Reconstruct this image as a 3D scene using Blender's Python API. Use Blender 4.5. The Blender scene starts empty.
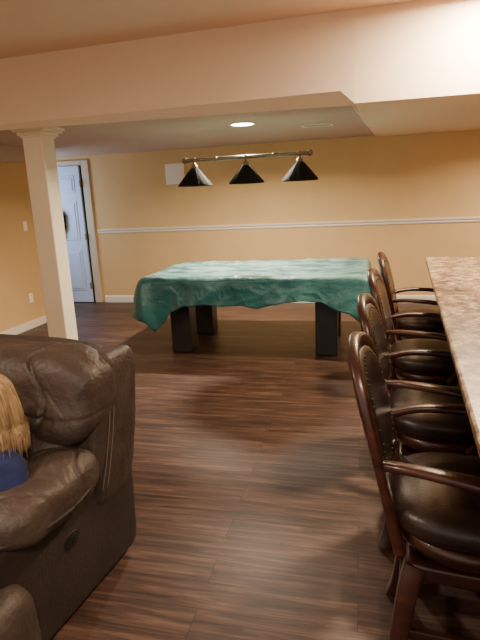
import bpy, bmesh, math, random
from mathutils import Vector, Matrix, noise
random.seed(4)
C = bpy.context.scene.collection

# ------------------------------------------------------------------ materials
def srgb(r, g, b):
    def f(c):
        c /= 255.0
        return c/12.92 if c <= .04045 else ((c+.055)/1.055)**2.4
    return (f(r), f(g), f(b), 1)

def newmat(name):
    m = bpy.data.materials.new(name); m.use_nodes = True
    nt = m.node_tree
    return m, nt, nt.nodes['Principled BSDF']

def mat(name, c1, c2=None, rough=.5, scale=8, metal=0, bump=0, bscale=60, stretch=(1,1,1), spec=.5, coat=0):
    m, nt, p = newmat(name)
    N, L = nt.nodes, nt.links
    p.inputs['Roughness'].default_value = rough
    p.inputs['Metallic'].default_value = metal
    p.inputs['Specular IOR Level'].default_value = spec
    p.inputs['Coat Weight'].default_value = coat
    tc = N.new('ShaderNodeTexCoord'); mp = N.new('ShaderNodeMapping')
    mp.inputs['Scale'].default_value = stretch
    L.new(tc.outputs['Object'], mp.inputs['Vector'])
    nz = N.new('ShaderNodeTexNoise'); nz.inputs['Scale'].default_value = scale
    nz.inputs['Detail'].default_value = 5
    L.new(mp.outputs['Vector'], nz.inputs['Vector'])
    cr = N.new('ShaderNodeValToRGB')
    cr.color_ramp.elements[0].position = .3; cr.color_ramp.elements[1].position = .7
    cr.color_ramp.elements[0].color = c1; cr.color_ramp.elements[1].color = c2 or c1
    L.new(nz.outputs['Fac'], cr.inputs['Fac']); L.new(cr.outputs['Color'], p.inputs['Base Color'])
    if bump:
        n2 = N.new('ShaderNodeTexNoise'); n2.inputs['Scale'].default_value = bscale
        n2.inputs['Detail'].default_value = 4
        L.new(mp.outputs['Vector'], n2.inputs['Vector'])
        b = N.new('ShaderNodeBump'); b.inputs['Strength'].default_value = bump
        b.inputs['Distance'].default_value = .01
        L.new(n2.outputs['Fac'], b.inputs['Height']); L.new(b.outputs['Normal'], p.inputs['Normal'])
    return m

def emis(name, col, s):
    m, nt, p = newmat(name)
    p.inputs['Base Color'].default_value = col
    p.inputs['Emission Color'].default_value = col
    p.inputs['Emission Strength'].default_value = s
    return m

M_wall = mat('wall_paint', srgb(212,177,124), srgb(217,182,129), .75, 3, bump=.05, bscale=120, spec=.25)
M_wall_left = mat('wall_paint_side', srgb(206,170,118), srgb(211,175,123), .75, 3, bump=.05, bscale=120, spec=.25)
M_soffit = mat('soffit_lit_tone', srgb(230,206,180), srgb(233,209,184), .8, 2, bump=.04, bscale=150, spec=.2)  # lighter, warmer tone has the bar lights' glow painted in
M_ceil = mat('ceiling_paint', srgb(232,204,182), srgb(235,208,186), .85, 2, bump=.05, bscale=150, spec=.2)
M_ceil_low = mat('low_ceiling_shaded_tone', srgb(188,166,152), srgb(192,170,156), .85, 2, bump=.05, bscale=150, spec=.2)  # greyer than the soffit, with the weaker light put into the colour
M_trim = mat('trim_white', srgb(228,219,204), None, .45, bump=.02)
M_casing = mat('casing_paint', srgb(196,182,158), srgb(200,187,163), .5, 3)
M_column = mat('column_paint', srgb(232,216,190), srgb(236,220,195), .45, 3)
M_door = mat('door_daylit_tone', srgb(190,207,238), srgb(194,210,240), .5, 3)  # white door, its blue tint painting in the cool daylight
M_plate = mat('switch_plate', srgb(244,238,226), None, .4)
M_gap = mat('dark_slot', srgb(20,18,16), None, .9)
M_wood = mat('cherry_wood', srgb(42,19,13), srgb(68,32,22), .32, 6, stretch=(1,1,5), coat=.12)
M_barwood = mat('bar_panel_wood', srgb(48,28,20), srgb(62,38,27), .4, 5, stretch=(1,1,5))
M_leather = mat('chair_leather', srgb(32,20,17), srgb(43,28,24), .33, 12, bump=.1, bscale=140)
M_stud = mat('brass_stud', srgb(78,54,36), None, .5, metal=.8)
M_swivel = mat('swivel_steel', srgb(30,28,27), None, .4, metal=.8)
M_hinge = mat('brass_hinge', srgb(160,125,70), None, .4, metal=.9)
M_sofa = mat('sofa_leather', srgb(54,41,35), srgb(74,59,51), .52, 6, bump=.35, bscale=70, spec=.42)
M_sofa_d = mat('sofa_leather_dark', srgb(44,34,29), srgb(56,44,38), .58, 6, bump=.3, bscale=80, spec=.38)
M_seam = mat('sofa_stitch', srgb(104,86,76), None, .7)
M_black = mat('black_plastic', srgb(16,15,15), None, .5)
M_tableleg = mat('table_dark_laminate', srgb(30,33,34), srgb(42,44,44), .4, 10)
M_bronze = mat('brushed_bronze', srgb(124,112,92), srgb(150,138,116), .4, 20, metal=.75)
M_shade = mat('shade_dark_metal', srgb(16,17,17), srgb(24,25,25), .75, 10, spec=.2)
M_vent = mat('vent_paint', srgb(190,178,160), None, .6)
M_wire = mat('tan_wire', srgb(150,125,92), None, .9, spec=.1)
M_hair = mat('blonde_hair', srgb(132,102,70), srgb(196,164,120), .6, 70, stretch=(1,1,.08), spec=.3)
M_skin = mat('skin', srgb(224,172,142), srgb(230,180,150), .5, 8)
M_shirt = mat('blue_shirt', srgb(14,22,58), srgb(26,38,88), .9, 14, bump=.6, bscale=22)
M_pants = mat('grey_leggings', srgb(60,60,70), None, .85, 10)
M_eye = mat('eye_white', srgb(235,232,228), None, .2)
M_iris = mat('iris_blue', srgb(70,100,130), None, .2)
M_lip = mat('lip', srgb(190,110,100), None, .5)
M_coat = mat('black_cloth', srgb(8,8,9), srgb(14,14,15), .95, 12, spec=.05, bump=.3, bscale=50)

def cloth_mat():
    m, nt, p = newmat('teal_cover_cloth'); N, L = nt.nodes, nt.links
    p.inputs['Roughness'].default_value = .34
    tc = N.new('ShaderNodeTexCoord')
    n1 = N.new('ShaderNodeTexNoise'); n1.inputs['Scale'].default_value = 3; n1.inputs['Detail'].default_value = 6
    n1.inputs['Roughness'].default_value = .6
    L.new(tc.outputs['Object'], n1.inputs['Vector'])
    cr = N.new('ShaderNodeValToRGB')
    e = cr.color_ramp.elements
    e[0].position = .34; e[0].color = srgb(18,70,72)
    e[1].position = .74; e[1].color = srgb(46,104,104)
    L.new(n1.outputs['Fac'], cr.inputs['Fac'])
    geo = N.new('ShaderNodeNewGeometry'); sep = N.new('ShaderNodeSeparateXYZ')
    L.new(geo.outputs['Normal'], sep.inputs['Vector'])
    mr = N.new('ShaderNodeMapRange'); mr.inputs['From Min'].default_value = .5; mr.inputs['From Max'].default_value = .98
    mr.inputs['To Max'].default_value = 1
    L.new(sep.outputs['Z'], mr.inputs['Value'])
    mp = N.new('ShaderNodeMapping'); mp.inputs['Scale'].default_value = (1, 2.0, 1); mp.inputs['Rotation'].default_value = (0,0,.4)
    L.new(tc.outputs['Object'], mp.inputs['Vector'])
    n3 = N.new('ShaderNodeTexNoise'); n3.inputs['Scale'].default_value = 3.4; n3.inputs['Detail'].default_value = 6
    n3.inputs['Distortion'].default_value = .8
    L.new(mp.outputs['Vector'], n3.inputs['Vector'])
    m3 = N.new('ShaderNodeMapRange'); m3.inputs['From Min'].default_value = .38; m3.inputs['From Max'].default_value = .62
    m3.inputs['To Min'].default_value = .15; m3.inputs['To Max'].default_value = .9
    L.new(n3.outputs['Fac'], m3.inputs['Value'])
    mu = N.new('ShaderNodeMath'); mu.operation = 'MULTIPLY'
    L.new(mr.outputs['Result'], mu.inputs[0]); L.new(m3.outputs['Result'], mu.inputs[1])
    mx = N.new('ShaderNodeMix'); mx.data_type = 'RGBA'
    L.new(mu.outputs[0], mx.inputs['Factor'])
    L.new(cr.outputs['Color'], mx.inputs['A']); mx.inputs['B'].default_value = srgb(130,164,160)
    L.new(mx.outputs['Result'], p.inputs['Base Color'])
    n2 = N.new('ShaderNodeTexNoise'); n2.inputs['Scale'].default_value = 10; n2.inputs['Detail'].default_value = 4
    n2.inputs['Distortion'].default_value = 1.2
    L.new(tc.outputs['Object'], n2.inputs['Vector'])
    b = N.new('ShaderNodeBump'); b.inputs['Strength'].default_value = .42; b.inputs['Distance'].default_value = .02
    L.new(n2.outputs['Fac'], b.inputs['Height']); L.new(b.outputs['Normal'], p.inputs['Normal'])
    return m
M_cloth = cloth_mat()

def floor_mat():
    m, nt, p = newmat('dark_plank_floor'); N, L = nt.nodes, nt.links
    tc = N.new('ShaderNodeTexCoord')
    br = N.new('ShaderNodeTexBrick')
    br.offset = .37; br.inputs['Scale'].default_value = 1
    br.inputs['Brick Width'].default_value = 1.6; br.inputs['Row Height'].default_value = .14
    br.inputs['Mortar Size'].default_value = .0013; br.inputs['Mortar Smooth'].default_value = .4
    br.inputs['Color1'].default_value = (.0, .0, .0, 1); br.inputs['Color2'].default_value = (1, 1, 1, 1)
    br.inputs['Mortar'].default_value = (.5, .5, .5, 1)
    L.new(tc.outputs['Object'], br.inputs['Vector'])
    mp = N.new('ShaderNodeMapping'); mp.inputs['Scale'].default_value = (1.3, 18, 1)
    L.new(tc.outputs['Object'], mp.inputs['Vector'])
    add = N.new('ShaderNodeVectorMath'); add.operation = 'ADD'
    sc = N.new('ShaderNodeVectorMath'); sc.operation = 'SCALE'; sc.inputs['Scale'].default_value = 9
    L.new(br.outputs['Color'], sc.inputs[0]); L.new(mp.outputs['Vector'], add.inputs[0]); L.new(sc.outputs[0], add.inputs[1])
    n = N.new('ShaderNodeTexNoise'); n.inputs['Scale'].default_value = 1.6; n.inputs['Detail'].default_value = 8
    n.inputs['Roughness'].default_value = .68; n.inputs['Distortion'].default_value = .5
    L.new(add.outputs[0], n.inputs['Vector'])
    cr = N.new('ShaderNodeValToRGB'); e = cr.color_ramp.elements
    e[0].position = .33; e[0].color = srgb(42,28,23)
    e[1].position = .71; e[1].color = srgb(118,90,74)
    k = e.new(.5); k.color = srgb(75,52,43)
    L.new(n.outputs['Fac'], cr.inputs['Fac'])
    sepc = N.new('ShaderNodeSeparateColor'); L.new(br.outputs['Color'], sepc.inputs['Color'])
    mr = N.new('ShaderNodeMapRange'); mr.inputs['To Min'].default_value = .80; mr.inputs['To Max'].default_value = 1.1
    L.new(sepc.outputs[0], mr.inputs['Value'])
    mul = N.new('ShaderNodeMix'); mul.data_type = 'RGBA'; mul.blend_type = 'MULTIPLY'; mul.inputs['Factor'].default_value = 1
    cmb = N.new('ShaderNodeCombineColor')
    for i in range(3): L.new(mr.outputs['Result'], cmb.inputs[i])
    L.new(cr.outputs['Color'], mul.inputs['A']); L.new(cmb.outputs['Color'], mul.inputs['B'])
    dk = N.new('ShaderNodeMix'); dk.data_type = 'RGBA'; dk.inputs['B'].default_value = srgb(27,17,13)
    L.new(br.outputs['Fac'], dk.inputs['Factor']); L.new(mul.outputs['Result'], dk.inputs['A'])
    L.new(dk.outputs['Result'], p.inputs['Base Color'])
    p.inputs['Roughness'].default_value = .45
    p.inputs['Specular IOR Level'].default_value = .38
    b = N.new('ShaderNodeBump'); b.inputs['Strength'].default_value = .2; b.inputs['Distance'].default_value = .004
    L.new(n.outputs['Fac'], b.inputs['Height']); L.new(b.outputs['Normal'], p.inputs['Normal'])
    return m
M_floor = floor_mat()

def granite_mat():
    m, nt, p = newmat('speckled_granite'); N, L = nt.nodes, nt.links
    p.inputs['Roughness'].default_value = .34
    p.inputs['Specular IOR Level'].default_value = .38
    tc = N.new('ShaderNodeTexCoord')
    n = N.new('ShaderNodeTexNoise'); n.inputs['Scale'].default_value = 20; n.inputs['Detail'].default_value = 7
    n.inputs['Roughness'].default_value = .78
    L.new(tc.outputs['Object'], n.inputs['Vector'])
    cr = N.new('ShaderNodeValToRGB'); e = cr.color_ramp.elements
    e[0].position = .39; e[0].color = srgb(48,35,28)
    e[1].position = .62; e[1].color = srgb(206,184,154)
    k = e.new(.455); k.color = srgb(114,88,67)
    k = e.new(.53); k.color = srgb(150,124,98)
    L.new(n.outputs['Fac'], cr.inputs['Fac']); L.new(cr.outputs['Color'], p.inputs['Base Color'])
    return m
M_granite = granite_mat()

# ------------------------------------------------------------------ mesh helpers
def finish(bm, name, mats, smooth=False, parent=None, kind=None, label=None, cat=None, loc=None, autosmooth=None):
    bmesh.ops.recalc_face_normals(bm, faces=bm.faces[:])
    me = bpy.data.meshes.new(name); bm.to_mesh(me); bm.free()
    if not isinstance(mats, (list, tuple)): mats = [mats]
    for m in mats: me.materials.append(m)
    if smooth:
        for p in me.polygons: p.use_smooth = True
    if autosmooth:
        for p in me.polygons: p.use_smooth = True
        me.set_sharp_from_angle(angle=math.radians(autosmooth))
    o = bpy.data.objects.new(name, me); C.objects.link(o)
    if parent: o.parent = parent
    if kind: o['kind'] = kind
    if label: o['label'] = label
    if cat: o['category'] = cat
    if loc: o.location = loc
    return o

def empty(name, loc, label, cat, rz=0, group=None):
    e = bpy.data.objects.new(name, None); C.objects.link(e)
    e.empty_display_size = .1; e.location = loc; e.rotation_euler = (0, 0, rz)
    e['label'] = label; e['category'] = cat
    if group: e['group'] = group
    return e

def box(bm, lo, hi, bevel=0, seg=2, mi=0):
    c = [(a+b)/2 for a, b in zip(lo, hi)]; s = [b-a for a, b in zip(lo, hi)]
    r = bmesh.ops.create_cube(bm, size=1, matrix=Matrix.Translation(c) @ Matrix.Diagonal((*s, 1)))
    vs = r['verts']
    fs = {f for v in vs for f in v.link_faces}
    for f in fs: f.material_index = mi
    if bevel:
        es = list({e for v in vs for e in v.link_edges})
        bmesh.ops.bevel(bm, geom=es, offset=bevel, segments=seg, profile=.5, affect='EDGES')

def prism(bm, poly, z0, z1):
    n = len(poly)
    if isinstance(z0, (int, float)): z0 = [z0]*n
    if isinstance(z1, (int, float)): z1 = [z1]*n
    a = [bm.verts.new((x, y, z)) for (x, y), z in zip(poly, z0)]; b = [bm.verts.new((x, y, z)) for (x, y), z in zip(poly, z1)]
    bm.faces.new(a[::-1]); bm.faces.new(b)
    for i in range(n):
        bm.faces.new((a[i], a[(i+1) % n], b[(i+1) % n], b[i]))

def catmull(pts, sizes, n=6):
    P = [Vector(p) for p in pts]; S = [Vector(s) for s in sizes]
    out, so = [], []
    def g(A, i): return A[max(0, min(len(A)-1, i))]
    for i in range(len(P)-1):
        for k in range(n):
            t = k/n
            out.append(.5*((2*P[i]) + (g(P,i+1)-g(P,i-1))*t + (2*g(P,i-1)-5*P[i]+4*g(P,i+1)-g(P,i+2))*t*t + (-g(P,i-1)+3*P[i]-3*g(P,i+1)+g(P,i+2))*t**3))
            so.append(S[i].lerp(S[i+1], t))
    out.append(P[-1]); so.append(S[-1])
    return out, so

def sweep(bm, pts, sizes, ref=(0,0,1), seg=12, sq=2.0, n=6, mi=0, closed=False):
    if isinstance(sizes[0], (int, float)): sizes = [(s, s) for s in sizes]
    P, S = catmull(pts, sizes, n) if n > 1 else ([Vector(p) for p in pts], [Vector(s) for s in sizes])
    rings = []; ref = Vector(ref)
    for i, p in enumerate(P):
        a = P[max(0, i-1)]; b = P[min(len(P)-1, i+1)]
        t = (b-a).normalized()
        side = ref.cross(t)
        if side.length < 1e-3: side = Vector((1,0,0)).cross(t)
        side.normalize(); up = t.cross(side)
        r = []
        for k in range(seg):
            th = 2*math.pi*(k+.5)/seg; c, s = math.cos(th), math.sin(th)
            cc = math.copysign(abs(c)**(2/sq), c); ss = math.copysign(abs(s)**(2/sq), s)
            r.append(bm.verts.new(p + side*cc*S[i][0] + up*ss*S[i][1]))
        rings.append(r)
    for a, b in zip(rings, rings[1:]):
        for k in range(seg):
            f = bm.faces.new((a[k], a[(k+1) % seg], b[(k+1) % seg], b[k])); f.material_index = mi
    for r in (rings[0], rings[-1]):
        f = bm.faces.new(r); f.material_index = mi

def lathe(bm, prof, n=32, c=(0,0,0), mi=0, cap=True):
    rings = []
    for r, z in prof:
        rings.append([bm.verts.new((c[0]+r*math.cos(2*math.pi*k/n), c[1]+r*math.sin(2*math.pi*k/n), c[2]+z)) for k in range(n)])
    for a, b in zip(rings, rings[1:]):
        for k in range(n):
            f = bm.faces.new((a[k], a[(k+1) % n], b[(k+1) % n], b[k])); f.material_index = mi
    if cap:
        for r in (rings[0], rings[-1]):
            f = bm.faces.new(r); f.material_index = mi

def cushion(bm, c, h, p=4, n=14, wr=0, ws=6, fn=None, mi=0, seed=0, crease=None):
    """rounded-block cushion: centre c, half sizes h, p-norm rounding"""
    verts = {}
    def V(i, j, k):
        key = (i, j, k)
        if key in verts: return verts[key]
        a = Vector((2*i/n-1, 2*j/n-1, 2*k/n-1))
        m = max(abs(x) for x in a); q = sum(abs(x)**p for x in a)**(1/p)
        d = a*(m/q)
        w = Vector((d.x*h[0], d.y*h[1], d.z*h[2])) + Vector(c)
        dn = Vector((d.x/h[0], d.y/h[1], d.z/h[2])).normalized()
        w0 = w.copy()
        if wr:
            nn = noise.noise(w*ws + Vector((seed*7.1, 0, 0)))*.6 + noise.ridged_multi_fractal(w*ws*.8+Vector((0,seed*3.3,0)), 1, 2, 3, 1, 2)*.25 - .25
            w = w + dn*nn*wr
        if crease: w = w - dn*crease(w0)
        if fn: w = Vector(fn(w))
        verts[key] = bm.verts.new(w); return verts[key]
    for a in range(n):
        for b in range(n):
            for f in (((a,b,0),(a+1,b,0),(a+1,b+1,0),(a,b+1,0)), ((a,b,n),(a+1,b,n),(a+1,b+1,n),(a,b+1,n)),
                      ((a,0,b),(a+1,0,b),(a+1,0,b+1),(a,0,b+1)), ((a,n,b),(a+1,n,b),(a+1,n,b+1),(a,n,b+1)),
                      ((0,a,b),(0,a+1,b),(0,a+1,b+1),(0,a,b+1)), ((n,a,b),(n,a+1,b),(n,a+1,b+1),(n,a,b+1))):
                q = bm.faces.new([V(*x) for x in f]); q.material_index = mi

# ------------------------------------------------------------------ room shell
def sbox(name, lo, hi, m, bevel=0, extra=None, label=None):
    bm = bmesh.new(); box(bm, lo, hi, bevel)
    o = finish(bm, name, m); o['kind'] = 'structure'
    if label: o['label'] = label
    return o
BW = 7.35; LX = -4.16; RX = 3.4; YN = -1.6
sbox('floor', (-5.6, YN, -.1), (RX, BW+.1, 0), M_floor, label='dark brown wood plank floor')
sbox('wall_back', (-5.6, BW, 0), (RX, BW+.1, 2.9), M_wall, label='tan painted wall with chair rail')
sbox('wall_left', (LX-.1, YN, 0), (LX, 6.25, 2.9), M_wall_left, label='orange tan painted wall')
sbox('wall_alcove', (-5.6, 6.15, 0), (LX-.1, 6.25, 2.9), M_wall_left)
sbox('wall_alcove_end', (-5.6, 6.25, 0), (-5.5, BW, 2.9), M_wall_left)
sbox('wall_right', (RX, YN, 0), (RX+.1, BW+.1, 2.9), M_wall)
sbox('ceiling', (LX-.1, YN, 2.78), (RX, 5.1, 2.88), M_ceil, label='painted ceiling')
bm = bmesh.new()
prism(bm, [(-5.6,4.34),(-.166,4.105),(-.06,4.10),(RX,4.07),(RX,4.15),(-.07,4.18),(-.18,4.185),(-5.6,4.42)],
      [2.25,2.25,2.155,2.14,2.14,2.155,2.25,2.25], 2.79)
finish(bm, 'wall_soffit_face', M_soffit, kind='structure')
bm = bmesh.new()
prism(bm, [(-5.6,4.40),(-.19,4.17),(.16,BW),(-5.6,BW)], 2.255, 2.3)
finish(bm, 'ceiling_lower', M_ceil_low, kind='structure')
bm = bmesh.new()
v = [bm.verts.new(q) for q in ((-.06,4.101,2.154),(RX,4.071,2.139),(RX,BW,2.235),(.165,BW,2.235),(-.166,4.11,2.256),(.155,BW,2.256))]
bm.faces.new((v[0],v[1],v[2],v[3])); bm.faces.new((v[0],v[3],v[5],v[4]))
finish(bm, 'ceiling_bar_side', M_soffit, kind='structure')
bm = bmesh.new()
vs = [bm.verts.new(v) for v in ((LX,4.45,1.99),(LX+.05,4.45,1.99),(LX+.05,6.25,2.11),(LX,6.25,2.11),(LX,4.45,2.255),(LX+.05,4.45,2.255),(LX+.05,6.25,2.255),(LX,6.25,2.255))]
for f in ((0,1,2,3),(4,5,6,7),(0,1,5,4),(1,2,6,5),(2,3,7,6),(3,0,4,7)): bm.faces.new([vs[i] for i in f])
finish(bm, 'trim_bulkhead', M_ceil_low, kind='structure')

def moulding(name, x0, x1, prof, m):
    bm = bmesh.new(); n = len(prof)
    a = [bm.verts.new((x0, BW-d, z)) for d, z in prof]; b = [bm.verts.new((x1, BW-d, z)) for d, z in prof]
    for i in range(n): bm.faces.new((a[i], a[(i+1) % n], b[(i+1) % n], b[i]))
    bm.faces.new(a); bm.faces.new(b)
    return finish(bm, name, m, kind='structure')
moulding('trim_chair_rail', -4.0, RX, [(0,1.09),(.012,1.09),(.018,1.105),(.014,1.118),(.03,1.13),(.034,1.145),(.022,1.155),(0,1.155)], M_trim)
moulding('baseboard_back', -4.0, RX, [(0,0),(.018,0),(.018,.085),(.010,.105),(0,.11)], M_trim)
sbox('baseboard_left', (LX, YN, 0), (LX+.018, 6.25, .10), M_trim, .004)

sbox('trim_door_casing', (-4.165, BW-.03, 0), (-4.045, BW, 2.2), M_casing, .008)
sbox('trim_door_jamb', (-4.20, BW-.012, 0), (-4.165, BW, 2.14), M_gap, 0)
sbox('trim_door_head', (-5.2, BW-.03, 2.12), (-4.165, BW, 2.2), M_casing, .008)
sbox('trim_door_casing_far', (-5.2, BW-.03, 0), (-5.08, BW, 2.12), M_casing, .008)
bm = bmesh.new()
x0, x1 = -5.05, -4.2
box(bm, (x0, BW-.05, .01), (x1, BW-.012, 2.12), .003, 1)
for cx in (x0+.23, x1-.23):
    for z0, z1 in ((.2,.85),(1.0,1.6),(1.72,1.98)):
        for (l, r, bt, tp, d) in ((cx-.14, cx+.14, z0, z1, .008), (cx-.105, cx+.105, z0+.035, z1-.035, .016)):
            box(bm, (l, BW-.05-d, bt), (r, BW-.048, tp), .006, 1)
door = finish(bm, 'door_1', M_door, kind='structure', label='pale white six-panel door')
for hz in (.28, 1.05, 1.85):
    bm = bmesh.new(); lathe(bm, [(.011,-.05),(.011,.05)], 10, (-4.195, BW-.06, hz))
    finish(bm, 'hinge', M_hinge, parent=door, smooth=False)
bm = bmesh.new(); lathe(bm, [(.02,0),(.012,.02),(.03,.045),(.03,.06),(.0,.07)], 16)
k = finish(bm, 'knob', M_hinge, parent=door, smooth=True); k.location = (-4.97, BW-.05, 1.0); k.rotation_euler = (math.pi/2,0,0)

bag = empty('hanging_jacket', (-4.565, BW-.10, 1.10), 'black jacket hanging from a hook on the white door', 'jacket')
bm = bmesh.new()
sweep(bm, [(-.04,0,.39),(-.035,0,.34),(-.02,0,.29),(-.04,0,.21),(-.02,0,.12),(-.05,0,.03),(-.06,0,-.05)],
      [(.02,.015),(.06,.025),(.09,.032),(.075,.035),(.098,.036),(.065,.03),(.08,.022)], (0,1,0), 14, 3, 4)
finish(bm, 'jacket_body', M_coat, True, bag)
bm = bmesh.new(); sweep(bm, [(.02,0,.33),(.06,0,.28),(.055,0,.20),(.06,-.01,.11)], [.018,.022,.018,.014], (1,0,0), 10)
finish(bm, 'sleeve', M_coat, True, bag)
bm = bmesh.new(); sweep(bm, [(-.04,.045,.39),(-.04,.0,.39),(-.04,-.02,.405),(-.04,-.02,.425)], [.006]*4, (1,0,0), 8)
finish(bm, 'hook', M_bronze, True, bag)

# column with capital
col = empty('column', (-3.0, 4.55, 0), 'cream painted square column with stepped capital', 'column')
w = .105
bm = bmesh.new(); box(bm, (-w,-w,.12), (w,w,2.17), .012, 2)
finish(bm, 'shaft', M_column, parent=col)
bm = bmesh.new()
for a, z0, z1 in ((w+.014,2.155,2.175),(w+.03,2.175,2.205),(w+.06,2.205,2.225),(w+.078,2.225,2.2545)):
    box(bm, (-a,-a,z0), (a,a,z1), .006, 2)
finish(bm, 'capital', M_column, parent=col)
bm = bmesh.new()
for a, z0, z1 in ((w+.03,0,.1),(w+.015,.1,.125)): box(bm, (-a,-a,z0), (a,a,z1), .005, 2)
finish(bm, 'plinth', M_column, parent=col)

sw = empty('light_switch', (LX, 5.78, 1.30), 'white light switch plate on tan wall', 'light switch')
bm = bmesh.new(); box(bm, (0,-.036,-.058), (.007,.036,.058), .003); finish(bm, 'plate', M_plate, parent=sw)
bm = bmesh.new(); box(bm, (.005,-.015,-.03), (.012,.015,.03), .003); finish(bm, 'rocker', M_plate, parent=sw)
ol = empty('wall_outlet', (LX, 5.70, .39), 'white electrical outlet low on tan wall', 'outlet')
bm = bmesh.new(); box(bm, (0,-.036,-.058), (.007,.036,.058), .003); finish(bm, 'plate', M_plate, parent=ol)
for dz in (-.025,.025):
    bm = bmesh.new(); box(bm, (.005,-.014,dz-.016), (.010,.014,dz+.016), .003)
    box(bm, (.009,-.008,dz-.006), (.0106,-.005,dz+.006), mi=1); box(bm, (.009,.005,dz-.006), (.0106,.008,dz+.006), mi=1)
    finish(bm, 'socket', [M_plate, M_gap], parent=ol)
pn = empty('access_panel', (-2.67, BW, 1.915), 'square white access panel on tan wall', 'wall panel')
bm = bmesh.new(); box(bm, (-.145,-.014,-.145), (.145,0,.145), .004); finish(bm, 'panel_frame', M_plate, parent=pn)
bm = bmesh.new(); box(bm, (-.115,-.02,-.115), (.115,-.012,.115), .003); finish(bm, 'panel_cover', M_plate, parent=pn)

vt = empty('ceiling_vent', (-.48, 5.86, 2.255), 'slatted air vent in lowered ceiling', 'vent')
bm = bmesh.new()
box(bm, (-.17,-.09,-.012), (.17,-.06,0), .002); box(bm, (-.17,.06,-.012), (.17,.09,0), .002)
box(bm, (-.17,-.06,-.012), (-.14,.06,0), .002); box(bm, (.14,-.06,-.012), (.17,.06,0), .002)
finish(bm, 'vent_frame', M_trim, parent=vt)
bm = bmesh.new(); box(bm, (-.15,-.06,-.002), (.15,.06,0), mi=1)
for i in range(5):
    y = -.05+i*.023; box(bm, (-.15,y-.003,-.009), (.15,y+.004,-.002))
finish(bm, 'louvre', [M_vent, M_gap], parent=vt)

# recessed lights, and unseen fill lamps built the same way
M_lamp = emis('lamp_glow', (1,.9,.74,1), 40)
def can(x, y, z, label, power, size=.14, col=(1,.85,.66), spread=160):
    e = empty('recessed_light', (x, y, z), label, 'ceiling light')
    bm = bmesh.new(); lathe(bm, [(.112,-.001),(.138,-.001),(.138,-.008),(.128,-.014),(.112,-.006),(.112,-.001)], 32, cap=False)
    finish(bm, 'trim_ring', M_trim, True, e)
    bm = bmesh.new(); lathe(bm, [(.111,-.008),(.03,-.016)], 32)
    finish(bm, 'lamp_lens', M_lamp, True, e)
    l = bpy.data.lights.new('can_lamp', 'AREA'); l.shape = 'DISK'; l.size = size; l.energy = power; l.color = col
    l.spread = math.radians(spread)
    o = bpy.data.objects.new('can_lamp', l); C.objects.link(o); o.location = (x, y, z-.03)
    return e
can(-1.19, 5.36, 2.255, 'lit round recessed light in lowered ceiling', 140, size=.12)
can(.84, 3.74, 2.78, 'lit round recessed light close to soffit face', 150, size=.22, col=(1,.82,.56), spread=178)
can(-2.4, .4, 2.78, 'unseen fill light added over seating area', 55, size=.3, spread=178)  # unseen lamp, added to fill the near room
can(.4, -.7, 2.78, 'unseen fill light added behind the viewpoint', 90, size=.3, spread=178)  # another added fill lamp, out of view
can(2.0, 6.1, 2.20, 'unseen fill light added beyond the bar', 55)  # out-of-view lamp added to light the bar side
l = bpy.data.lights.new('alcove_daylight', 'AREA'); l.size = .8; l.energy = 28; l.color = (.6,.76,1)
o = bpy.data.objects.new('alcove_daylight', l); C.objects.link(o); o.location = (-5.3, 6.6, 1.5)
o.rotation_euler = (math.radians(90), 0, math.radians(-50))

# ------------------------------------------------------------------ pool table
tb = empty('pool_table', (-1.01, 5.22, 0), 'pool table with dark square legs under a cover', 'pool table')
bm = bmesh.new(); box(bm, (-.98,-.56,.59), (.98,.56,.70), .02); finish(bm, 'cabinet', M_tableleg, parent=tb)
bm = bmesh.new(); box(bm, (-1.06,-.64,.70), (1.06,.64,.785), .03, 3); finish(bm, 'rail_top', M_tableleg, parent=tb)
for lx, ly in ((-.78,-.35),(.69,-.35),(-.76,.38),(.69,.38)):
    bm = bmesh.new()
    box(bm, (lx-.105,ly-.105,0), (lx+.105,ly+.105,.60), .012, 3)
    finish(bm, 'leg', M_tableleg, parent=tb)

def rrect(hx, hy, r, N):
    L1 = 2*(hx-r); L2 = 2*(hy-r); A = math.pi*r/2; T = 2*L1+2*L2+4*A
    out = []
    for i in range(N):
        s = T*i/N
        for (typ, ln, p0, d) in (('l',L1,(-hx+r,-hy),(1,0)),('a',A,(hx-r,-hy+r),-90),('l',L2,(hx,-hy+r),(0,1)),('a',A,(hx-r,hy-r),0),
                                 ('l',L1,(hx-r,hy),(-1,0)),('a',A,(-hx+r,hy-r),90),('l',L2,(-hx,hy-r),(0,-1)),('a',A,(-hx+r,-hy+r),180)):
            if s <= ln:
                if typ == 'l':
                    x, y = p0[0]+d[0]*s, p0[1]+d[1]*s; nx, ny = (d[1], -d[0])
                else:
                    th = math.radians(d+90*s/A); nx, ny = math.cos(th), math.sin(th); x, y = p0[0]+r*nx, p0[1]+r*ny
                out.append((x, y, nx, ny)); break
            s -= ln
    return out
def interp(x, pts):
    for (a, b), (c, d) in zip(pts, pts[1:]):
        if x <= c:
            t = max(0, (x-a)/(c-a)); t = t*(.5+.5*t*(3-2*t)); return b+(d-b)*t
    return pts[-1][1]
N = 620; hx, hy = 1.09, .67
per = rrect(hx, hy, .055, N)
front = [(-1.1,.33),(-1.03,.40),(-.94,.50),(-.86,.43),(-.76,.30),(-.62,.25),(-.45,.235),(-.25,.25),(-.08,.245),(.08,.27),(.25,.225),(.5,.20),(.66,.21),(.80,.29),(.90,.31),(1.0,.37),(1.1,.27)]
bm = bmesh.new(); rings = []
def crump(v):
    return (.5-abs(noise.noise(v)))**3 + .35*(.5-abs(noise.noise(v*2.1+Vector((3,1,7)))))**3
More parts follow.
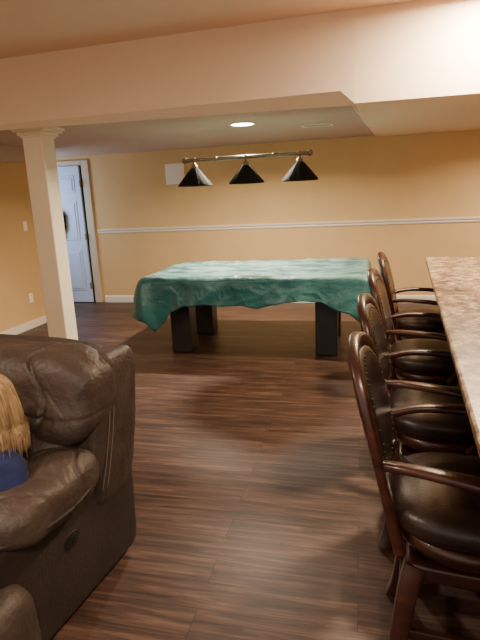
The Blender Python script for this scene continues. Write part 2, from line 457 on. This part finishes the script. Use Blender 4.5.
def topw(px, py):
    w_ = noise.noise(Vector((px*2.2, py*4, 0)))*.014
    w_ += crump(Vector((px*3.6-py*2.4, py*5, 14)))*.075
    w_ += max(0, noise.noise(Vector((px*1.4+3, py*2.5, 9))))*.025
    return w_
K1 = 60
for k in range(1, K1+1):
    t = k/K1
    ring = []
    for x, y, nx, ny in per:
        px, py = x*t, y*t
        ring.append(bm.verts.new((px, py, .795+topw(px, py)*(1 if t < .93 else .6) - (.012 if t > .985 else 0))))
    rings.append(ring)
K2 = 20
for k in range(1, K2+1):
    t = k/K2; ring = []
    for i, (x, y, nx, ny) in enumerate(per):
        s = i/N*6.9
        if ny < -.3: D = interp(x, front)
        elif nx > .3: D = .27 + .10*abs(y/hy)**3 + .03*math.sin(9*y)
        elif nx < -.3: D = .30 + .06*abs(y/hy)**3 + .03*math.sin(8*y)
        else: D = .3
        D += .014*noise.noise(Vector((s*3, 2, 1))) + .006*noise.noise(Vector((s*9, 2, 5)))
        corner = max(0, (abs(x)/hx)**8*(abs(y)/hy)**8)
        bag_l = corner if x < 0 else 0
        amp = .018 + .034*max(0, noise.noise(Vector((s*1.1, 5, 2)))+.3) + .035*corner
        fold = (math.sin(s*8+2.6*math.sin(s*2.1)+t*.8)*.45+.9*noise.noise(Vector((s*3.8, t*1.0, 7)))+.25*noise.noise(Vector((s*9, t*2.0, 3))))*amp*t**.6
        fold += (crump(Vector((s*3.0, t*1.2+s*.7, 4)))-.06)*.08*min(1, t*2.5)
        off = .014 + .036*t + fold + corner*.05*t + bag_l*.04*math.sin(t*math.pi)
        ring.append(bm.verts.new((x+nx*max(.012,off), y+ny*max(.012,off), .785-D*t)))
    rings.append(ring)
for a, b in zip(rings, rings[1:]):
    for i in range(N): bm.faces.new((a[i], a[(i+1) % N], b[(i+1) % N], b[i]))
bm.faces.new(rings[0])
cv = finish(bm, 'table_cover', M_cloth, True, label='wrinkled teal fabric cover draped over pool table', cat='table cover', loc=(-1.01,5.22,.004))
md = cv.modifiers.new('thick', 'SOLIDIFY'); md.thickness = .002; md.offset = 1

# ------------------------------------------------------------------ billiard pendant light
pl = empty('billiard_light', (-1.07, 4.90, 1.654), 'bronze bar pendant with three dark cone shades', 'pendant light')
pl.scale = (.94, .94, .94)
bm = bmesh.new(); sweep(bm, [(-.62,0,.255),(-.3,0,.255),(0,0,.255),(.3,0,.255),(.62,0,.255)], [.019]*5, n=2)
for sx in (-1, 1):
    cx = sx*.64
    r = bmesh.ops.create_uvsphere(bm, u_segments=16, v_segments=10, radius=.032, matrix=Matrix.Translation((cx,0,.255)))
    r = bmesh.ops.create_uvsphere(bm, u_segments=12, v_segments=8, radius=.024, matrix=Matrix.Translation((sx*.60,0,.255)))
for cx in (-.54, -.31, 0, .29, .54):
    r = bmesh.ops.create_uvsphere(bm, u_segments=12, v_segments=8, radius=.027, matrix=Matrix.Translation((cx,0,.255)))
finish(bm, 'bar', M_bronze, True, pl)
for cx in (-.54, 0, .54):
    bm = bmesh.new(); lathe(bm, [(.012,.255),(.012,.215),(.03,.205),(.034,.18),(.03,.165)], 20, (cx,0,0))
    finish(bm, 'shade_holder', M_bronze, True, pl)
    bm = bmesh.new()
    prof_out = [(.034,.178),(.045,.168),(.178,.012),(.18,0)]
    lathe(bm, prof_out + [(.172,.0),(.17,.012),(.040,.160),(.030,.172)], 36, (cx,0,0), cap=False)
    for k in range(12):
        th = 2*math.pi*k/12; c, s = math.cos(th), math.sin(th)
        sweep(bm, [(cx+.046*c,.046*s,.168),(cx+.178*c,.178*s,.013)], [.002,.002], n=1, seg=6)
    finish(bm, 'lamp_shade', M_shade, parent=pl, autosmooth=40)
for cx in (-.28, .28):
    bm = bmesh.new(); sweep(bm, [(cx,0,.26),(cx,0,.638)], [.0003,.0003], (1,0,0), 6, n=1)
    finish(bm, 'suspension_wire', M_wire, parent=pl)

# ------------------------------------------------------------------ bar
far = Vector((.49, 4.26)); near = Vector((.234, 1.01)); d = (far-near).normalized()
ang = math.atan2(d.y, d.x)-math.pi/2
LEN = 4.3
bar = empty('bar_counter', (far.x, far.y, 0), 'dark wood bar under a speckled granite top', 'bar', rz=ang)
bm = bmesh.new(); box(bm, (.40,-LEN+.05,.08), (.68,-.06,.97), .004)
for i in range(6):
    y1 = -.12-i*.7
    box(bm, (.385,y1-.6,.18), (.405,y1,.88), .008)
finish(bm, 'bar_body', M_barwood, parent=bar)
bm = bmesh.new(); box(bm, (.42,-LEN+.05,0), (.68,-.06,.085)); finish(bm, 'toe_kick', M_gap, parent=bar)
ct = empty('countertop', (far.x, far.y, .97), 'beige and brown speckled granite countertop', 'countertop', rz=ang)
bm = bmesh.new(); box(bm, (0,-LEN,0), (.74,0,.03), .008, 3); finish(bm, 'granite_slab', M_granite, parent=ct)

# ------------------------------------------------------------------ chairs (swivel stools)
def build_chair():
    parts = []
    def P(bm, name, m, **k): 
        o = finish(bm, name, m, **k); parts.append(o); return o
    H = .93
    SZ = .525
    bx = lambda y, z: -.185-.22*(z/H-.52)-.025*(1-(y/.19)**2)
    for sx in (-1, 1):
        for sy in (-1, 1):
            bm = bmesh.new()
            sweep(bm, [(.14*sx,.14*sy,.41),(.158*sx,.156*sy,.34),(.178*sx,.173*sy,.20),(.195*sx,.19*sy,.07),(.212*sx,.206*sy,.0)],
                  [(.032,.032),(.030,.030),(.027,.027),(.025,.025),(.027,.027)], (0,1,0), 12, 8, 6)
            P(bm, 'leg', M_wood, autosmooth=40)
    for a, b in (((-1,-1),(1,-1)),((1,-1),(1,1)),((1,1),(-1,1)),((-1,1),(-1,-1))):
        bm = bmesh.new()
        sweep(bm, [(.178*a[0],.173*a[1],.19),(.178*b[0],.173*b[1],.19)], [(.012,.018)]*2, n=1, seg=10, sq=6)
        P(bm, 'footrest', M_wood, autosmooth=40)
    bm = bmesh.new(); cushion(bm, (0,0,.395), (.168,.166,.030), 9, 14)
    P(bm, 'base_frame', M_wood, autosmooth=40)
    bm = bmesh.new(); lathe(bm, [(.085,.418),(.095,.425),(.095,.445),(.085,.453)], 28)
    P(bm, 'swivel_plate', M_swivel, autosmooth=50)
    bm = bmesh.new(); lathe(bm, [(.16,SZ-.075),(.195,SZ-.07),(.213,SZ-.05),(.222,SZ-.035),(.224,SZ-.012),(.21,SZ)], 44)
    P(bm, 'seat_frame', M_wood, smooth=True)
    bm = bmesh.new()
    cushion(bm, (0,0,SZ+.045), (.234,.232,.070), 2.7, 26)
    P(bm, 'seat', M_leather, smooth=True)
    bm = bmesh.new()
    pr = [(.155,.455),(.160,.57),(.180,.70),(.192,.84),(.178,.96),(.115,1.025),(0,1.046)]
    pts = [(bx(y,z),y,z) for y, z in pr] + [(bx(y,z),-y,z) for y, z in pr[-2::-1]]
    sz = [(.017,.022),(.016,.022),(.015,.024),(.015,.026),(.016,.028),(.018,.030),(.019,.034)]
    sweep(bm, pts, [(b_, a_) for a_, b_ in sz+sz[-2::-1]], (1,0,0), 14, 4, 6)
    sweep(bm, [(bx(y,.635),y,.635) for y in (-.16,-.1,0,.1,.16)], [(.014,.034)]*5, (0,0,1), 10, 4, 4)
    P(bm, 'back_frame', M_wood, autosmooth=50)
    bm = bmesh.new()
    def sh(w): return (w.x + bx(w.y, w.z)+.006, w.y, w.z)
    cushion(bm, (0,0,.84), (.030,.177,.192), 3.0, 22, fn=sh)
    n = 46
    for i in range(n):
        th = 2*math.pi*i/n
        c_, s_ = math.cos(th), math.sin(th)
        y = .158*math.copysign(abs(c_)**.72, c_); z = .84+.175*math.copysign(abs(s_)**.72, s_)
        before = set(bm.faces)
        bmesh.ops.create_icosphere(bm, subdivisions=1, radius=.0036, matrix=Matrix.Translation((bx(y,z)+.027, y, z)))
        for f in set(bm.faces)-before: f.material_index = 1
    P(bm, 'back_pad', [M_leather, M_stud], smooth=True)
    for s in (-1, 1):
        bm = bmesh.new()
        sweep(bm, [(bx(.18,.745)+.0,.18*s,.745),(-.14,.222*s,.762),(.02,.248*s,.758),(.14,.245*s,.738),(.20,.23*s,.728),(.222,.224*s,.708)],
              [(.018,.013),(.021,.013),(.028,.014),(.033,.014),(.029,.014),(.014,.010)], (0,0,1), 12, 3.2, 6)
        P(bm, 'armrest', M_wood, smooth=True)
        bm = bmesh.new()
        sweep(bm, [(.14,.239*s,.73),(.168,.243*s,.665),(.15,.23*s,.575),(.10,.205*s,.49)], [.018,.017,.016,.018], (0,1,0), 10, 3.2, 6)
        P(bm, 'arm_post', M_wood, smooth=True)
    return parts
parts = build_chair()
chairs = [(.322,1.53,-6,'dark leather swivel stool with cherry arms standing near the sofa'),
          (.345,2.20,-7,'dark leather swivel stool with cherry arms tucked under granite bar'),
          (.395,3.01,-7,'dark leather swivel stool with cherry arms tucked under granite bar'),
          (.475,3.90,-6,'dark leather swivel stool with cherry arms near the pool table')]
for ci, (x, y, r, lab) in enumerate(chairs):
    e = empty('bar_stool', (x, y, 0), lab, 'bar stool', math.radians(r), 'leather swivel stools along the bar')
    for p in parts:
        q = p if ci == 0 else p.copy()
        if ci: C.objects.link(q)
        q.parent = e

# ------------------------------------------------------------------ sofa
PIV = Vector((-.95, 1.8, 0)); SR = math.radians(-7)
def turned(v): return PIV + Matrix.Rotation(SR, 3, 'Z') @ (Vector(v)-PIV)
sf = empty('recliner_sofa', turned((-1.75, 1.4, 0)), 'dark brown leather reclining sofa with pillow arm', 'sofa', rz=SR)
inv = Vector((1.75, -1.4, 0))
def S(bm, name, m=M_sofa, **k):
    for v in bm.verts: v.co += inv
    return finish(bm, name, m, True, sf, **k)
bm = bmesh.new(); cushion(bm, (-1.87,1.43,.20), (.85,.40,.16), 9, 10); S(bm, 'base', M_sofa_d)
bm = bmesh.new()
cushion(bm, (-1.075,1.42,.255), (.10,.44,.235), 14, 30, .006, 5, fn=lambda w: (w.x+.04*(w.z-.1), w.y, w.z))
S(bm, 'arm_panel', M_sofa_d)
def arm_cr(w):
    c = .009*math.exp(-((w.y-1.47-.05*math.sin(w.x*30))/.010)**2)
    for q in range(5):
        k = (w.y-1.20-.06*q) - (w.x+1.0)*(.5-.3*q)
        c += .004*math.exp(-(k/.007)**2)*max(0, noise.noise(Vector((w.x*14, q*3.3, w.y*5)))+.25)*2
    return c
bm = bmesh.new()
cushion(bm, (-1.02,1.345,.548), (.148,.245,.092), 2.8, 70, .022, 8, crease=arm_cr, fn=lambda w: (w.x, w.y, w.z+.04*(w.y-1.2)))
S(bm, 'armrest')
bm = bmesh.new()
pts = [(-1.02+.150*math.cos(a), 1.345+.248*math.sin(a), .528+.04*.25*math.sin(a)) for a in [2*math.pi*i/40 for i in range(41)]]
sweep(bm, pts, [.007]*41, n=1, seg=8); S(bm, 'arm_piping', M_sofa_d)
bm = bmesh.new()
cushion(bm, (-1.00,1.0,.23), (.14,.19,.17), 2.8, 40, .02, 6, seed=3)
S(bm, 'arm_front_pad')
lean = lambda w: (w.x + .03*(w.z-.5), w.y + .16*(w.z-.45), w.z)
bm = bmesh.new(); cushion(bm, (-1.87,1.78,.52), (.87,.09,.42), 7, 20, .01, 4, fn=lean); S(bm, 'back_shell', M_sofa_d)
side_cr = lambda w: .012*math.exp(-((w.y-1.63-.02*math.sin((w.z-.5)*7))/.007)**2)
bm = bmesh.new(); cushion(bm, (-1.015,1.71,.64), (.078,.15,.30), 5, 70, .014, 7, fn=lean, crease=side_cr); S(bm, 'back_side', M_sofa)
bm = bmesh.new()
for dy in (-.014, .014):
    pts = []
    for i in range(16):
        a = i/15
        z_ = .90-.48*a; y_ = 1.63+dy+.02*math.sin((z_-.5)*7)
        u_ = min(1, abs((y_-1.71)/.15)); v_ = min(1, abs((z_-.64)/.30))
        xx = -1.015+.078*max(.0, 1-u_**5-v_**5)**(1/5)-.0008
        pts.append(Vector(lean(Vector((xx, y_, z_)))))
    sweep(bm, pts, [.0026]*16, n=2, seg=6)
S(bm, 'seam', M_seam)
for j in range(2):
    cx = -1.36-.82*j
    def bcr(w, cx=cx):
        dx = w.x-cx
        c = .016*math.exp(-((dx-.26+.10*((w.z-.80)/.17)**2)/.009)**2)
        c += .010*math.exp(-((dx+.26-.10*((w.z-.80)/.17)**2)/.009)**2)
        c += .010*math.exp(-((w.z-.735-.05*dx-.01*math.sin(dx*12))/.010)**2)*(1 if dx < .3 else .3)
        for q in range(6):
            k = w.z-.66-.02*q - (dx-.36)*(-.2-.28*q)
            c += .008*math.exp(-(k/.008)**2)*max(0, 1-abs(dx-.27)/.14)*max(0, .4+noise.noise(Vector((dx*9, q*2.7, 1))))
        return c
    bm = bmesh.new(); cushion(bm, (cx,1.59,.795), (.43,.150,.178), 4.2, 100, .026, 7, fn=lean, seed=j+1, crease=bcr); S(bm, 'back_cushion')
    bm = bmesh.new(); cushion(bm, (cx-.02,1.55,.56), (.37,.15,.15), 3, 40, .022, 7, fn=lean, seed=j+5); S(bm, 'lumbar_cushion')
    bm = bmesh.new(); cushion(bm, (cx-.12,1.17,.35), (.385,.37,.095), 3.4, 30, .016, 5, seed=j+9); S(bm, 'seat_cushion')
    bm = bmesh.new(); cushion(bm, (cx-.12,.82,.24), (.375,.07,.16), 3.4, 20, .015, 5, seed=j+12); S(bm, 'footrest_panel')
bm = bmesh.new(); cushion(bm, (-2.83,1.42,.26), (.09,.44,.235), 7, 14); S(bm, 'arm_panel', M_sofa_d)
bm = bmesh.new(); cushion(bm, (-2.82,1.335,.54), (.135,.255,.09), 2.8, 20, .02, 6); S(bm, 'armrest')
bm = bmesh.new()
cushion(bm, (-.966,1.42,.33), (.006,.040,.030), 3, 10); cushion(bm, (-.960,1.43,.33), (.004,.014,.022), 2.2, 8)
S(bm, 'recline_release', M_black)

# ------------------------------------------------------------------ child
ch_e = empty('child', (-1.24, 1.36, .45), 'child with long blonde hair in blue shirt sitting on the sofa', 'person', rz=math.radians(-25))
def skinmesh(name, chains, m, sub=2):
    bm = bmesh.new(); sk = bm.verts.layers.skin.verify(); idx = {}
    first = True
    for chn in chains:
        prev = None
        for p, r in chn:
            key = tuple(round(c, 4) for c in p)
            if key not in idx:
                v = bm.verts.new(p); v[sk].radius = (r, r) if isinstance(r, (int, float)) else r
                if first: v[sk].use_root = True; first = False
                idx[key] = v
            v = idx[key]
            if prev is not None and prev is not v and not bm.edges.get((prev, v)): bm.edges.new((prev, v))
            prev = v
    me = bpy.data.meshes.new(name); bm.to_mesh(me); bm.free()
    o = bpy.data.objects.new(name, me); C.objects.link(o)
    mo = o.modifiers.new('skin', 'SKIN'); mo.use_smooth_shade = True
    ms = o.modifiers.new('sub', 'SUBSURF'); ms.levels = sub; ms.render_levels = sub
    dg = bpy.context.evaluated_depsgraph_get(); ev = o.evaluated_get(dg)
    me2 = bpy.data.meshes.new_from_object(ev); me2.name = name
    o.modifiers.clear(); o.data = me2; me2.materials.clear(); me2.materials.append(m)
    for p in me2.polygons: p.use_smooth = True; p.material_index = 0
    return o
pel = (0,.0,.075)
def arm(s):
    return [((0,.0,.24),.06), ((.115*s,.0,.230),.038), ((.165*s,-.01,.13),.030), ((.145*s,-.11,.085),.022), ((.07*s,-.18,.10),.017), ((.05*s,-.205,.10),.018)]
def leg(s):
    return [(pel,.085), ((.06*s,-.03,.062),.062), ((.075*s,-.22,.07),.046), ((.075*s,-.30,.05),.04), ((.075*s,-.32,-.08),.036), ((.075*s,-.325,-.22),.024), ((.075*s,-.36,-.245),.024), ((.075*s,-.43,-.25),.018)]
chains = [[(pel,.085),((0,.0,.16),.07),((0,.0,.24),.06),((0,.0,.29),.032),((0,-.005,.325),.034),((0,-.005,.36),.066),((0,-.005,.41),.082),((0,.0,.46),.068)], arm(1), arm(-1), leg(1), leg(-1)]
body = skinmesh('body', chains, M_skin)
bm = bmesh.new(); bm.from_mesh(body.data)
def blob(c, r, mi=0):
    before = set(bm.faces)
    bmesh.ops.create_uvsphere(bm, u_segments=14, v_segments=10, radius=1, matrix=Matrix.Translation(c) @ Matrix.Diagonal((*r,1)))
    for f in set(bm.faces)-before: f.material_index = mi; f.smooth = True
blob((0,-.012,.40), (.073,.086,.095))
for s in (-1, 1):
    blob((.028*s,-.090,.405), (.013,.009,.009), 1); blob((.028*s,-.098,.405), (.006,.003,.006), 2)
    blob((.077*s,.0,.395), (.008,.016,.024)); blob((.035*s,-.078,.37), (.02,.014,.02))
    hx_, hy_, hz_ = .05*s, -.205, .10
    blob((hx_, hy_-.012, hz_), (.024,.028,.012))
    for f, (ox, ln) in enumerate(((-.018,.032),(-.006,.038),(.006,.036),(.017,.028))):
        sweep(bm, [(hx_+ox,hy_-.03,hz_+.003),(hx_+ox,hy_-.03-ln*.5,hz_),(hx_+ox*1.05,hy_-.03-ln*.8,hz_-.010),(hx_+ox*1.05,hy_-.03-ln*.9,hz_-.018)], [.0062,.0058,.0052,.004], (1,0,0), 8, n=3)
    sweep(bm, [(hx_-.02*s,hy_-.005,hz_),(hx_-.034*s,hy_-.02,hz_-.002),(hx_-.036*s,hy_-.036,hz_-.006)], [.0075,.0065,.005], (0,0,1), 8, n=3)
blob((0,-.100,.385), (.010,.012,.014)); blob((0,-.093,.355), (.019,.007,.006), 3); blob((0,-.082,.335), (.02,.014,.014))
bm.to_mesh(body.data); bm.free()
for m_ in (M_eye, M_iris, M_lip): body.data.materials.append(m_)
for p in body.data.polygons: p.use_smooth = True
shirt = skinmesh('shirt', [[((0,0,.055),.11),((0,.0,.16),.10),((0,.0,.240),.088),((0,0,.285),.052)],
        [((0,.0,.240),.088),((.12,.0,.238),.060),((.165,-.01,.160),.056),((.160,-.05,.06),.050)],
        [((0,.0,.240),.088),((-.12,.0,.238),.060),((-.165,-.01,.160),.056),((-.160,-.05,.06),.050)]], M_shirt, 3)
for v in shirt.data.vertices:      # cloth folds on torso and sleeves
    f_ = noise.noise(Vector((v.co.x*18, v.co.y*18, v.co.z*34)))
    v.co += v.normal*(.010*f_)
pants = skinmesh('leggings', [[((0,.0,.07),.09),((.06,-.03,.062),.068),((.075,-.22,.07),.052),((.075,-.30,.05),.046),((.075,-.32,-.08),.042),((.075,-.325,-.2),.032)],
        [((0,.0,.07),.09),((-.06,-.03,.062),.068),((-.075,-.22,.07),.052),((-.075,-.30,.05),.046),((-.075,-.32,-.08),.042),((-.075,-.325,-.2),.032)]], M_pants)
bm = bmesh.new()
cushion(bm, (0,.016,.425), (.086,.092,.09), 2.1, 20, .004, 22)
cushion(bm, (0,.055,.33), (.080,.05,.12), 2.4, 16, .006, 20)
for i in range(1700):
    th = random.uniform(math.radians(-38), math.radians(218))
    r0 = random.uniform(.005,.05); c_, s_ = math.cos(th), math.sin(th)
    ln = random.uniform(.19,.29); j = random.gauss(0, .006); rr = random.uniform(.94,1.05); fl_ = random.uniform(.92,1.16)
    pts = [(r0*c_, .01+r0*s_, .515), (.072*rr*c_, .014+.076*rr*s_, .49), (.092*rr*c_, .016+.097*rr*s_, .42),
           (.095*rr*c_+j, .02+.097*rr*s_, .36), (.100*fl_*c_-j, .022+.097*fl_*s_+j, .315), (.104*fl_*c_+2.5*j, .02+.10*fl_*s_-j, .515-ln)]
    w0 = random.uniform(.0008,.0016)
    sweep(bm, pts, [w0*.7,w0,w0,w0,w0*.8,w0*.2], (c_,s_,.1), 4, n=4)
hair = finish(bm, 'hair', M_hair, True)
for o in (body, shirt, pants, hair): o.parent = ch_e

# ------------------------------------------------------------------ world and camera
wd = bpy.data.worlds.new('world'); bpy.context.scene.world = wd; wd.use_nodes = True
bg = wd.node_tree.nodes['Background']; bg.inputs['Color'].default_value = (1,.85,.70,1); bg.inputs['Strength'].default_value = 1.1

psi, p, r = math.radians(13.7), math.radians(13.2), .045
fl = Vector((-math.sin(psi), math.cos(psi), 0)); rt = Vector((math.cos(psi), math.sin(psi), 0)); z = Vector((0,0,1))
fw = math.cos(p)*fl - math.sin(p)*z; up = math.sin(p)*fl + math.cos(p)*z
R = math.cos(r)*rt - math.sin(r)*up; U = math.sin(r)*rt + math.cos(r)*up
cam = bpy.data.cameras.new('camera'); co = bpy.data.objects.new('camera', cam); C.objects.link(co)
m = Matrix((R, U, -fw)).transposed().to_4x4(); m.translation = (0,0,1.5)
co.matrix_world = m
cam.sensor_fit = 'VERTICAL'; cam.sensor_height = 24; cam.lens = 24*510/640; cam.clip_start = .05
bpy.context.scene.camera = co
